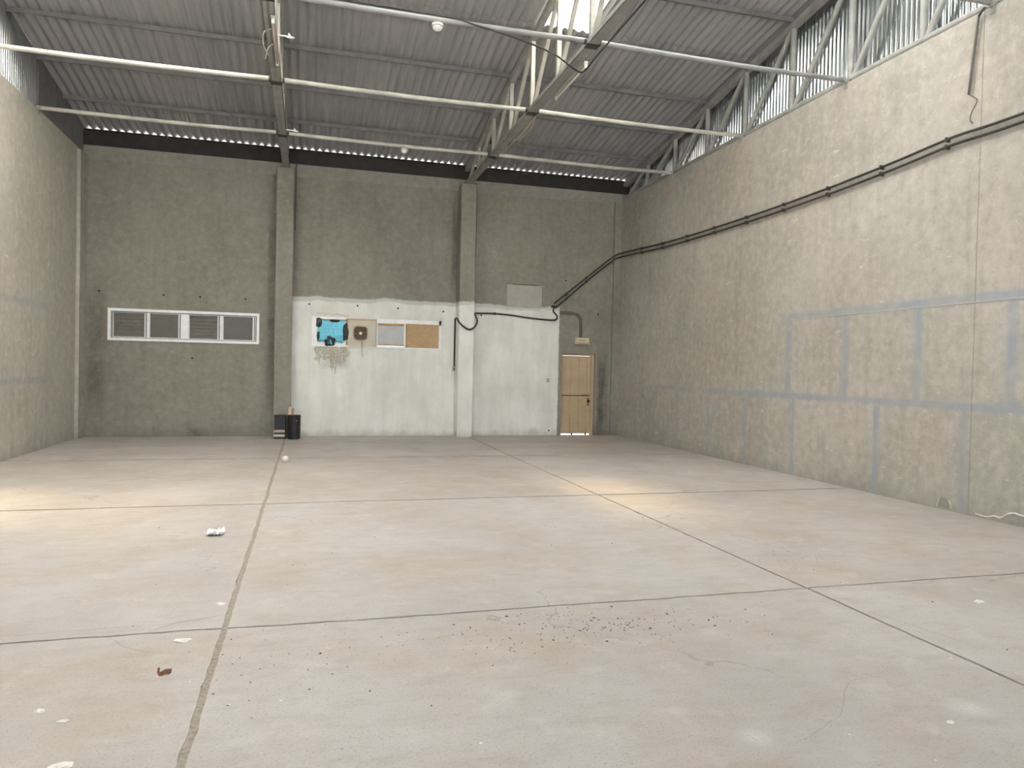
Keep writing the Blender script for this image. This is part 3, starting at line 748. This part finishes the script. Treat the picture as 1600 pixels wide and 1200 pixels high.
# ------------------------------------------------------------------ door
door = structure('door_1')
dy = YB + 0.11
for a, b, c, d in ((DR[0] - .0, DR[0] + 0.045, 0.0, 2.10), (DR[1] - 0.085, DR[1], 0, 2.10), (DR[0] + .045, DR[1] - 0.085, 2.045, 2.10)):
    MB().box(a, b, dy - 0.04, dy + 0.05, c, d).build('door_frame', 'door_frame', door)
lx0, lx1 = DR[0] + 0.05, DR[1] - 0.09
for z0, z1 in ((0.032, 1.005), (1.035, 2.04)):
    leaf = MB().box(lx0, lx1, dy, dy + 0.03, z0, z1).build('door_leaf', 'door', door)
    wseg = (lx1 - lx0 - 0.09) / 3
    for k in range(3):
        MB().box(lx0 + 0.006 + k * wseg, lx0 + (k + 1) * wseg - 0.006, dy - 0.012, dy, z0 + (0.03 if z0 > 1 else 0.01), z1 - (0.07 if z0 > 1 else 0.03)).build('board', 'door', leaf)
    MB().box(lx1 - 0.085, lx1, dy - 0.012, dy, z0, z1).build('stile', 'door', leaf)
MB().box(lx0, lx1, dy + 0.004, dy + 0.03, 1.0, 1.04).build('middle_gap', 'fan', door)
MB().box(lx0, lx1 - 0.09, dy - 0.03, dy, 1.03, 1.055).build('weather_bar', 'door', door)
MB().box(lx1 - 0.24, lx1 - 0.05, dy - 0.04, dy - 0.012, 1.015, 1.04).build('slide_bolt', 'fan', door)
MB().tube([(lx1 - 0.045, dy - 0.012, 0.875), (lx1 - 0.045, dy - 0.03, 0.875), (lx1 - 0.045, dy - 0.045, 0.875), (lx1 - 0.045, dy - 0.075, 0.875), (lx1 - 0.045, dy - 0.082, 0.875)], [0.032, 0.032, 0.014, 0.03, 0.018], 12).build('door_knob', 'rust', door, True, 40)
MB().box(lx1 - 0.065, lx1 - 0.025, dy - 0.016, dy - 0.012, 0.76, 0.96).build('lock_plate', 'fan', door)
for z in (0.3, 0.85, 1.3, 1.85): MB().tube([(lx0 - 0.002, dy - 0.012, z - 0.05), (lx0 - 0.002, dy - 0.012, z + 0.05)], 0.012, 8).build('hinge', 'door_frame', door)
for xx, ww in ((lx0 + 0.28, 0.05), (lx0 + 0.66, 0.05)): MB().box(xx, xx + ww, dy, dy + 0.03, 0.0, 0.034).build('threshold_block', 'fan', door)

# beige emergency light over the door and the patched cable chase leading to it
em = thing('emergency_light', (6.765, YB, 2.35), 'small cream emergency light box on the wall above the door', 'light')
MB().box(6.575, 6.955, YB - 0.035, YB, 2.36, 2.51).build('housing', 'cream', em)
MB().prism([(YB - 0.035, 2.36), (YB - 0.075, 2.385), (YB - 0.065, 2.475), (YB - 0.035, 2.495)], 0, 6.60, 6.93).build('diffuser', 'cream', em)
MB().box(6.57, 6.96, YB - 0.082, YB, 2.345, 2.362).build('lower_lip', 'cream', em)
MB().box(6.66, 6.86, YB - 0.074, YB - 0.066, 2.425, 2.447).build('label_strip', 'tape2', em)
m = MB(); cp = smooth_path([(6.15, YB, 3.12), (6.4, YB, 3.125), (6.60, YB, 3.10), (6.705, YB, 3.0), (6.73, YB, 2.8), (6.735, YB, 2.51)], 10)
for i, p in enumerate(cp):
    d = (cp[min(i + 1, len(cp) - 1)] - cp[max(i - 1, 0)]).normalized(); q = Vector((-d.z, 0, d.x)) * (0.045 + 0.012 * mn.noise(p * 12))
    m.v += [p - q, p - q * 0.6 - Vector((0, .008, 0)), p + q * 0.6 - Vector((0, .008, 0)), p + q]
    if i:
        b = 4 * i
        for k in range(3): m.f.append((b - 4 + k, b - 3 + k, b + 1 + k, b + k))
m.build('patched_chase', 'channel', wall_back)

# grey board on the wall over the white paint
wp = MB().box(4.745, 5.655, YB - 0.028, YB, 3.22, 3.77).build('wall_board', 'panel'); tag(wp, 'blank light grey board fixed on the wall above the white paint', 'board')
MB().box(4.90, 5.56, YB - 0.02, YB, 3.77, 3.80).build('board_top_shadow', 'channel', wp)  # dark strip put in as the shadow above the board
MB().box(5.60, 5.78, YB - 0.03, YB, 3.14, 3.17).build('lower_bracket', 'white', wp)
for x, z in ((4.79, 3.73), (5.61, 3.73), (4.79, 3.26), (5.61, 3.26)): MB().tube([(x, YB - 0.027, z), (x, YB - 0.032, z)], 0.008, 6).build('screw', 'rust', wp)
# stencilled lines on the white wall
st = tag(MB().box(5.81, 5.935, YB - 0.003, YB, 1.335, 1.46).build('wall_notice', 'white'), 'tiny notice with three grey lines on the white wall near the door', 'notice')
for z in (1.355, 1.39, 1.425): MB().box(5.825, 5.92, YB - 0.0045, YB - 0.003, z, z + 0.018).build('print_line', 'print', st)

# ------------------------------------------------------------------ conduits on the right wall
for k, (dz, lab) in enumerate(((0.05, 'upper of two black conduits running along the right wall and down to the board'), (-0.045, 'lower of two black conduits running along the right wall and down to the hose'))):
    t = thing('wall_conduit', (XR - 0.05, 10, 4.55 + dz), lab, 'conduit', 'black conduits on the right wall')
    xw = XR - 0.045
    pts = [(xw, 3.0, 4.68 + dz), (xw, 6.46, 4.62 + dz), (xw, 7.4, 4.63 + dz), (xw, 8.32, 4.575 + dz), (xw, 9.6, 4.525 + dz), (xw, 11.2, 4.50 + dz), (xw, 13.4, 4.51 + dz), (xw, 15.2, 4.55 + dz), (xw - 0.02, 17.2, 4.645 + dz),
           (7.62, YB - 0.11, 4.62 + dz), (7.45, YB - 0.085, 4.50 + dz), (7.3, YB - 0.05, 4.38 + dz), (6.9, YB - 0.045, 4.05 + dz * 1.0), (6.03 if k else 5.98, YB - 0.045, 3.30 + dz)]
    MB().tube(smooth_path(pts, 5), 0.019, 8).build('conduit_tube', 'black2', t, True)
    for y in (4.2, 5.3, 6.4, 7.5, 8.6, 9.7, 10.8, 11.9, 13.0, 14.1, 15.2, 16.3):
        zz = None
        for a, b in zip(pts, pts[1:]):
            if a[1] <= y <= b[1] and a[0] > 7.6: zz = a[2] + (b[2] - a[2]) * (y - a[1]) / (b[1] - a[1]); break
        if zz: MB().box(xw - 0.024, XR, y - 0.012, y + 0.012, zz - 0.028, zz + 0.028).build('conduit_clip', 'black2', t)
    for f in (0.3, 0.75):
        x = 7.2 - 1.2 * f; z = 4.31 - 1.04 * f + dz; MB().box(x - 0.02, x + 0.02, YB - 0.068, YB, z - 0.03, z + 0.03).build('conduit_clip', 'black2', t)
# hose from the conduits to the pillar and down to the switch
hs = thing('cable_hose', (5, YB - 0.05, 3.0), 'black hose sagging across the white wall and looping round the pillar', 'hose')
hp = [(6.0, YB - 0.05, 3.27), (5.96, YB - 0.05, 3.15), (6.06, YB - 0.05, 3.04), (6.02, YB - 0.05, 2.935), (5.72, YB - 0.05, 2.93), (5.29, YB - 0.045, 2.96), (4.88, YB - 0.04, 3.005), (4.46, YB - 0.04, 3.03), (4.05, YB - 0.05, 3.02),
      (3.87, 17.5, 3.0), (3.862, 17.30, 2.95), (3.90, 17.21, 2.81), (3.84, 17.2, 2.66), (3.71, 17.19, 2.59), (3.57, 17.2, 2.655), (3.455, 17.22, 2.76), (3.44, 17.4, 2.86), (3.45, 17.6, 2.87)]
MB().tube(smooth_path(hp, 7), 0.021, 8).build('hose', 'black2', hs, True)
MB().box(5.92, 6.07, YB - 0.07, YB, 3.24, 3.30).build('cable_clamp', 'black', hs)
MB().box(4.42, 4.45, YB - 0.065, YB, 3.0, 3.06).build('hose_clip', 'black', hs)
sw = thing('wall_switch', (3.44, YB, 1.5), 'pale switch box under black trunking left of the white pillar', 'switch')
MB().box(3.425, 3.46, YB - 0.035, YB, 1.69, 2.87).build('trunking', 'black2', sw)
MB().box(3.40, 3.475, YB - 0.05, YB, 1.58, 1.69).build('switch_box', 'panel', sw)
MB().box(3.385, 3.45, YB - 0.045, YB, 1.45, 1.57).build('socket_box', 'white', sw)
MB().box(3.42, 3.455, YB - 0.058, YB - 0.05, 1.62, 1.655).build('rocker', 'rust', sw)

for pts, lab in (([(-0.33, 17.5, 6.2), (-0.335, 17.42, 6.05), (-0.335, 17.42, 4.70)], 'thin dark pipe running down the side of the bare pillar'),
                 ([(3.80, 17.5, 6.12), (3.868, 17.42, 5.95), (3.868, 17.42, 4.1)], 'thin dark pipe running down the side of the half-painted pillar')):
    o = MB().tube(smooth_path(pts, 6), 0.012, 8).build('drop_pipe', 'conduit_grey', None, True); tag(o, lab, 'pipe', 'thin drop pipes beside pillars')

# dropped conduit at top right
dc = thing('dropped_conduit', (XR - 0.04, 7.1, 4.8), 'short dark conduit hanging down the right wall with a loose wire', 'conduit')
MB().tube(smooth_path([(XR - 0.10, 6.97, 6.07), (XR - 0.05, 7.08, 6.05), (XR - 0.035, 7.12, 5.95), (XR - 0.035, 7.21, 5.14)], 6), 0.016, 8).build('conduit_tube', 'conduit_grey', dc, True)
MB().tube(smooth_path([(XR - 0.035, 7.21, 5.14), (XR - 0.02, 7.15, 5.09), (XR - 0.015, 7.11, 5.03), (XR - 0.015, 7.18, 4.92), (XR - 0.015, 7.20, 4.83), (XR - 0.01, 7.16, 4.78)], 6), 0.006, 6).build('loose_wire', 'conduit_grey', dc, True)

# ------------------------------------------------------------------ lamps
def bulb(x, y, label):
    t = thing('pipe_lamp', (x, y, ZT - 0.18), label, 'lamp', 'round lamps under tie pipes')
    z = ZT - 0.056
    MB().lathe([(0.03, 0), (0.05, -0.004), (0.07, -0.012), (0.074, -0.03), (0.074, -0.036)], (x, y, z), 20).build('base', 'white', t, True, 40)
    MB().lathe([(0.066, -0.034), (0.064, -0.055), (0.054, -0.078), (0.034, -0.094), (0.004, -0.10)], (x, y, z), 20).build('globe', 'glassbulb', t, True)
    MB().lathe([(0.066, -0.036), (0.078, -0.036), (0.078, -0.044), (0.066, -0.044)], (x, y, z), 20).build('guard_ring', 'panel', t, True, 40)
    return t
bulb(1.53, 9.41, 'round white lamp under the third tie pipe, nearest the camera'); bulb(1.80, 14.936, 'round white lamp under the far tie pipe nearest the back wall')
def tube_light(x, y0, y1, z, label, loose=False):
    t = thing('tube_light', (x, (y0 + y1) / 2, z), label, 'light', 'unlit tube lights on trusses')
    MB().box(x - 0.03, x + 0.03, y0, y1, z, z + 0.045).build('batten', 'panel', t)
    MB().tube([(x, y0 + 0.04, z - 0.03), (x, y1 - 0.04, z - 0.03)], 0.014, 10).build('tube', 'tape2' if loose else 'white', t, True)
    for y in (y0 + 0.02, y1 - 0.02): MB().box(x - 0.02, x + 0.02, y - 0.02, y + 0.02, z - 0.05, z).build('lamp_holder', 'white', t)
    return t
tl = tube_light(-0.50, 9.85, 11.25, ZT - 0.10, 'dead tube light with trailing white wires on the left inner truss', True)
MB().tube(smooth_path([(-0.53, 10.25, ZT - .05), (-0.64, 10.4, ZT - .05), (-0.66, 10.7, ZT - .1), (-0.60, 11.0, ZT - 0.12)], 6), 0.006, 6).build('loose_wire', 'white', tl)
MB().tube(smooth_path([(-0.52, 10.7, ZT - .06), (-0.60, 10.8, ZT - .08), (-0.65, 11.0, ZT - .16)], 6), 0.006, 6).build('loose_wire', 'white', tl)
tube_light(3.79, 9.98, 11.32, ZT - 0.055, 'pale tube light along the inner truss below the skylight')
for x, y, lab in ((-0.33, 10.45, 'small white hook bracket beside the dead tube light'), (-0.33, 14.56, 'tiny white bracket beside the far tie pipe on the left inner truss')):
    t = thing('hook_bracket', (x, y, ZT - 0.02), lab, 'bracket', 'white truss brackets')
    MB().prism([(x, ZT - 0.05), (x + 0.05, ZT - 0.05), (x, ZT + 0.01)], 1, y - 0.01, y + 0.01).build('bracket_plate', 'white', t)
    MB().tube([(x + 0.03 + 0.05 * math.cos(a * .4), y - 0.02 + 0.02 * math.sin(a * .4), ZT - 0.06) for a in range(-5, 9)], 0.006, 6).build('hook_ring', 'white', t)
    MB().box(TX[1] + 0.07, x + 0.01, y - 0.008, y + 0.008, ZT - 0.05, ZT - 0.035).build('bracket_arm', 'white', t)

cb = MB().tube(smooth_path([(0.2, 9.40, ZT + 0.06), (1.6, 9.40, ZT + 0.04), (2.05, 9.37, ZT - 0.03), (2.7, 9.45, ZT - 0.10), (3.2, 9.65, ZT - 0.13), (3.62, 10.0, ZT - 0.14), (3.78, 10.05, ZT - 0.13), (3.80, 9.6, ZT - 0.09), (3.80, 8.6, ZT - 0.06), (3.76, 7.0, ZT - 0.06)], 8), 0.012, 8).build('roof_cable', 'black2', None, True)
tag(cb, 'black cable sagging from the third tie pipe to the truss by the skylight', 'cable')
wr = thing('truss_wires', (3.74, 12.6, ZT - 0.06), 'thin pale wires sagging along the truss between two tie pipes', 'wire')
MB().tube(smooth_path([(3.74, 12.22, ZT - 0.06), (3.76, 12.6, ZT - 0.16), (3.76, 13.1, ZT - 0.17), (3.74, 13.7, ZT - 0.06)], 8), 0.005, 6).build('wire', 'cream', wr)
MB().tube(smooth_path([(3.74, 12.3, ZT - 0.06), (3.75, 13.0, ZT - 0.10), (3.74, 14.6, ZT - 0.06)], 8), 0.006, 6).build('wire', 'cream', wr)

# ------------------------------------------------------------------ things on the floor
bx = thing('black_box', (-0.575, 17.02, 0), 'black box with two pale tape stripes standing at the pillar foot', 'box')
def rbox(m, x0, x1, y0, y1, z0, z1, c):
    return m.prism([(x0 + c, y0), (x1 - c, y0), (x1, y0 + c), (x1, y1 - c), (x1 - c, y1), (x0 + c, y1), (x0, y1 - c), (x0, y0 + c)], 2, z0, z1)
rbox(MB(), -0.70, -0.462, 16.93, 17.20, 0, 0.50, 0.012).build('box_body', 'black', bx)
rbox(MB(), -0.705, -0.457, 16.925, 17.205, 0.50, 0.525, 0.012).build('lid', 'black', bx)
MB().box(-0.712, -0.475, 16.922, 16.93, 0.15, 0.205).build('tape_stripe', 'tape2', bx)
MB().box(-0.712, -0.475, 16.922, 16.93, 0.055, 0.105).build('tape_stripe', 'tape', bx)
tb = thing('black_drum', (-0.285, 16.98, 0), 'black round plastic drum standing beside the striped box', 'drum')
MB().lathe([(0.128, 0), (0.134, 0.012), (0.138, 0.06), (0.132, 0.08), (0.138, 0.10), (0.14, 0.26), (0.134, 0.28), (0.14, 0.30), (0.141, 0.50), (0.137, 0.515)], (-0.285, 16.98, 0), 28).build('drum_body', 'black', tb, True, 35)
MB().lathe([(0.146, 0.50), (0.148, 0.51), (0.147, 0.525), (0.13, 0.535), (0.02, 0.532)], (-0.285, 16.98, 0), 28).build('rim_lid', 'black', tb, True, 35)
MB().box(-0.235, -0.215, 16.84, 16.85, 0.40, 0.425).build('sticker', 'panel', tb)
rl = thing('cardboard_roll', (-0.385, 17.19, 0), 'pale cardboard roll standing behind the black drum against the pillar', 'roll')
MB().tube([(-0.395, 17.19, 0), (-0.392, 17.195, 0.3), (-0.385, 17.20, 0.66), (-0.383, 17.2, 0.705)], [0.04, 0.045, 0.04, 0.025], 12).build('roll_body', 'card', rl, True, 40)
MB().tube([(-0.30, 17.22, 0), (-0.315, 17.225, 0.35), (-0.325, 17.23, 0.67)], [0.03, 0.032, 0.028], 12).build('inner_tube', 'board_brown', rl, True, 40)

ball = MB(); ball.blob((-0.35, 12.93, 0.055), 0.055, 0.055, 0.055, 0.0, 0, 20, 12)
tag(ball.build('ball', 'white', None, True), 'small white ball on the floor in front of the black tubs', 'ball')
m = MB(); n = 14
for i in range(n + 1):
    for j in range(n + 1):
        u, v = i / n - 0.5, j / n - 0.5
        x = -0.84 + u * 0.17 + 0.02 * mn.noise(Vector((u * 6, v * 6, 1))); y = 7.50 + v * 0.17 + 0.03 * mn.noise(Vector((u * 6, v * 6, 4)))
        z = 0.028 + 0.05 * mn.noise(Vector((u * 9, v * 9, 7))) + 0.02 * mn.noise(Vector((u * 21, v * 21, 2)))
        m.v.append(Vector((x, y, max(0.002, z))))
for i in range(n):
    for j in range(n):
        if (i + j) < 3 or (i > n - 3 and j < 4): continue
        a = i * (n + 1) + j; m.f.append((a, a + n + 1, a + n + 2, a + 1))
tag(m.build('crumpled_paper', 'paper'), 'crumpled sheet of white paper lying on the floor', 'paper')
m = MB()
for i in range(13):
    for j in range(5):
        a = i / 12 * 4.2; r = 0.028 + 0.004 * math.sin(i * 1.7); wv = (j - 2) / 2
        m.v.append(Vector((-0.71 + r * math.cos(a + 2.5) * 1.1, 4.19 + r * math.sin(a + 2.5) * 0.9 + wv * 0.01, 0.012 + 0.010 * wv + 0.006 * math.sin(i))))
        if i and j: b = i * 5 + j; m.f.append((b - 6, b - 5, b, b - 1))
o = m.build('dry_leaf', 'leaf', None, True); o.modifiers.new('thickness', 'SOLIDIFY').thickness = 0.0015
tag(o, 'curled reddish brown dry leaf on the floor at lower left', 'leaf')
chips = [(-0.55, 5.32, 0.035, 'white plaster chip beside the joint crossing'), (-1.18, 3.85, 0.03, 'white plaster chip at the lower left of the floor'), (-0.95, 3.30, 0.05, 'white flake at the bottom edge, lower left corner'),
         (-1.05, 3.72, 0.022, 'white chip beside dark crumb at lower left'), (-0.70, 4.66, 0.045, 'long white plaster flake just below the cross joint'), (4.83, 4.26, 0.045, 'pale plaster flake right of the right floor joint'),
         (3.00, 2.78, 0.02, 'white chip at the lower right of the floor')]
for k, (x, y, s, lab) in enumerate(chips):
    m = MB(); m.blob((x, y, 0.003), s, s * 0.55, 0.008, 0.8, k + 20, 9, 5)
    tag(m.build('plaster_chip', 'chip'), lab, 'chip', 'plaster chips on the floor')
random.seed(21)
def scatter(name, mat, label, n, fn, lo, hi):
    m = MB()
    for k in range(n):
        x, y = fn(); s = random.uniform(lo, hi); i = len(m.v); a = random.uniform(0, 6.28)
        for j in range(4):
            t = a + j * 1.57 + random.uniform(-.4, .4); r = s * random.uniform(0.5, 1.1); m.v.append(Vector((x + r * math.cos(t), y + r * math.sin(t), 0.0005)))
        m.v.append(Vector((x, y, s * random.uniform(0.25, 0.6))))
        m.f += [(i, i + 1, i + 4), (i + 1, i + 2, i + 4), (i + 2, i + 3, i + 4), (i + 3, i, i + 4)]
    o = m.build(name, mat); tag(o, label, 'debris', None, 'stuff')
def uni(): return (random.uniform(XL + .2, XR - .2), random.uniform(2.4, 15) if random.random() < .6 else random.uniform(2.4, 7))
def patch():
    return (random.gauss(1.75, 0.5), random.gauss(4.38, 0.17)) if random.random() < .55 else (random.gauss(4.25, .3), random.gauss(5.6, .3)) if random.random() < .35 else (random.gauss(-0.1, .35), random.gauss(4.2, .3)) if random.random() < .4 else uni()
scatter('floor_grit', 'grit', 'dark crumbs and grit scattered over the concrete floor', 520, patch, 0.002, 0.009)
def clus(): return (random.gauss(1.75, 0.45), random.gauss(4.4, 0.14)) if random.random() < .6 else (random.uniform(-1.5, 5), random.uniform(2.8, 8))
scatter('floor_crumbs', 'grit', 'larger dark crumbs lying mostly in the middle of the foreground floor', 60, clus, 0.007, 0.014)
scatter('floor_flakes', 'chip', 'tiny white plaster flakes scattered over the concrete floor', 160, uni, 0.003, 0.011)
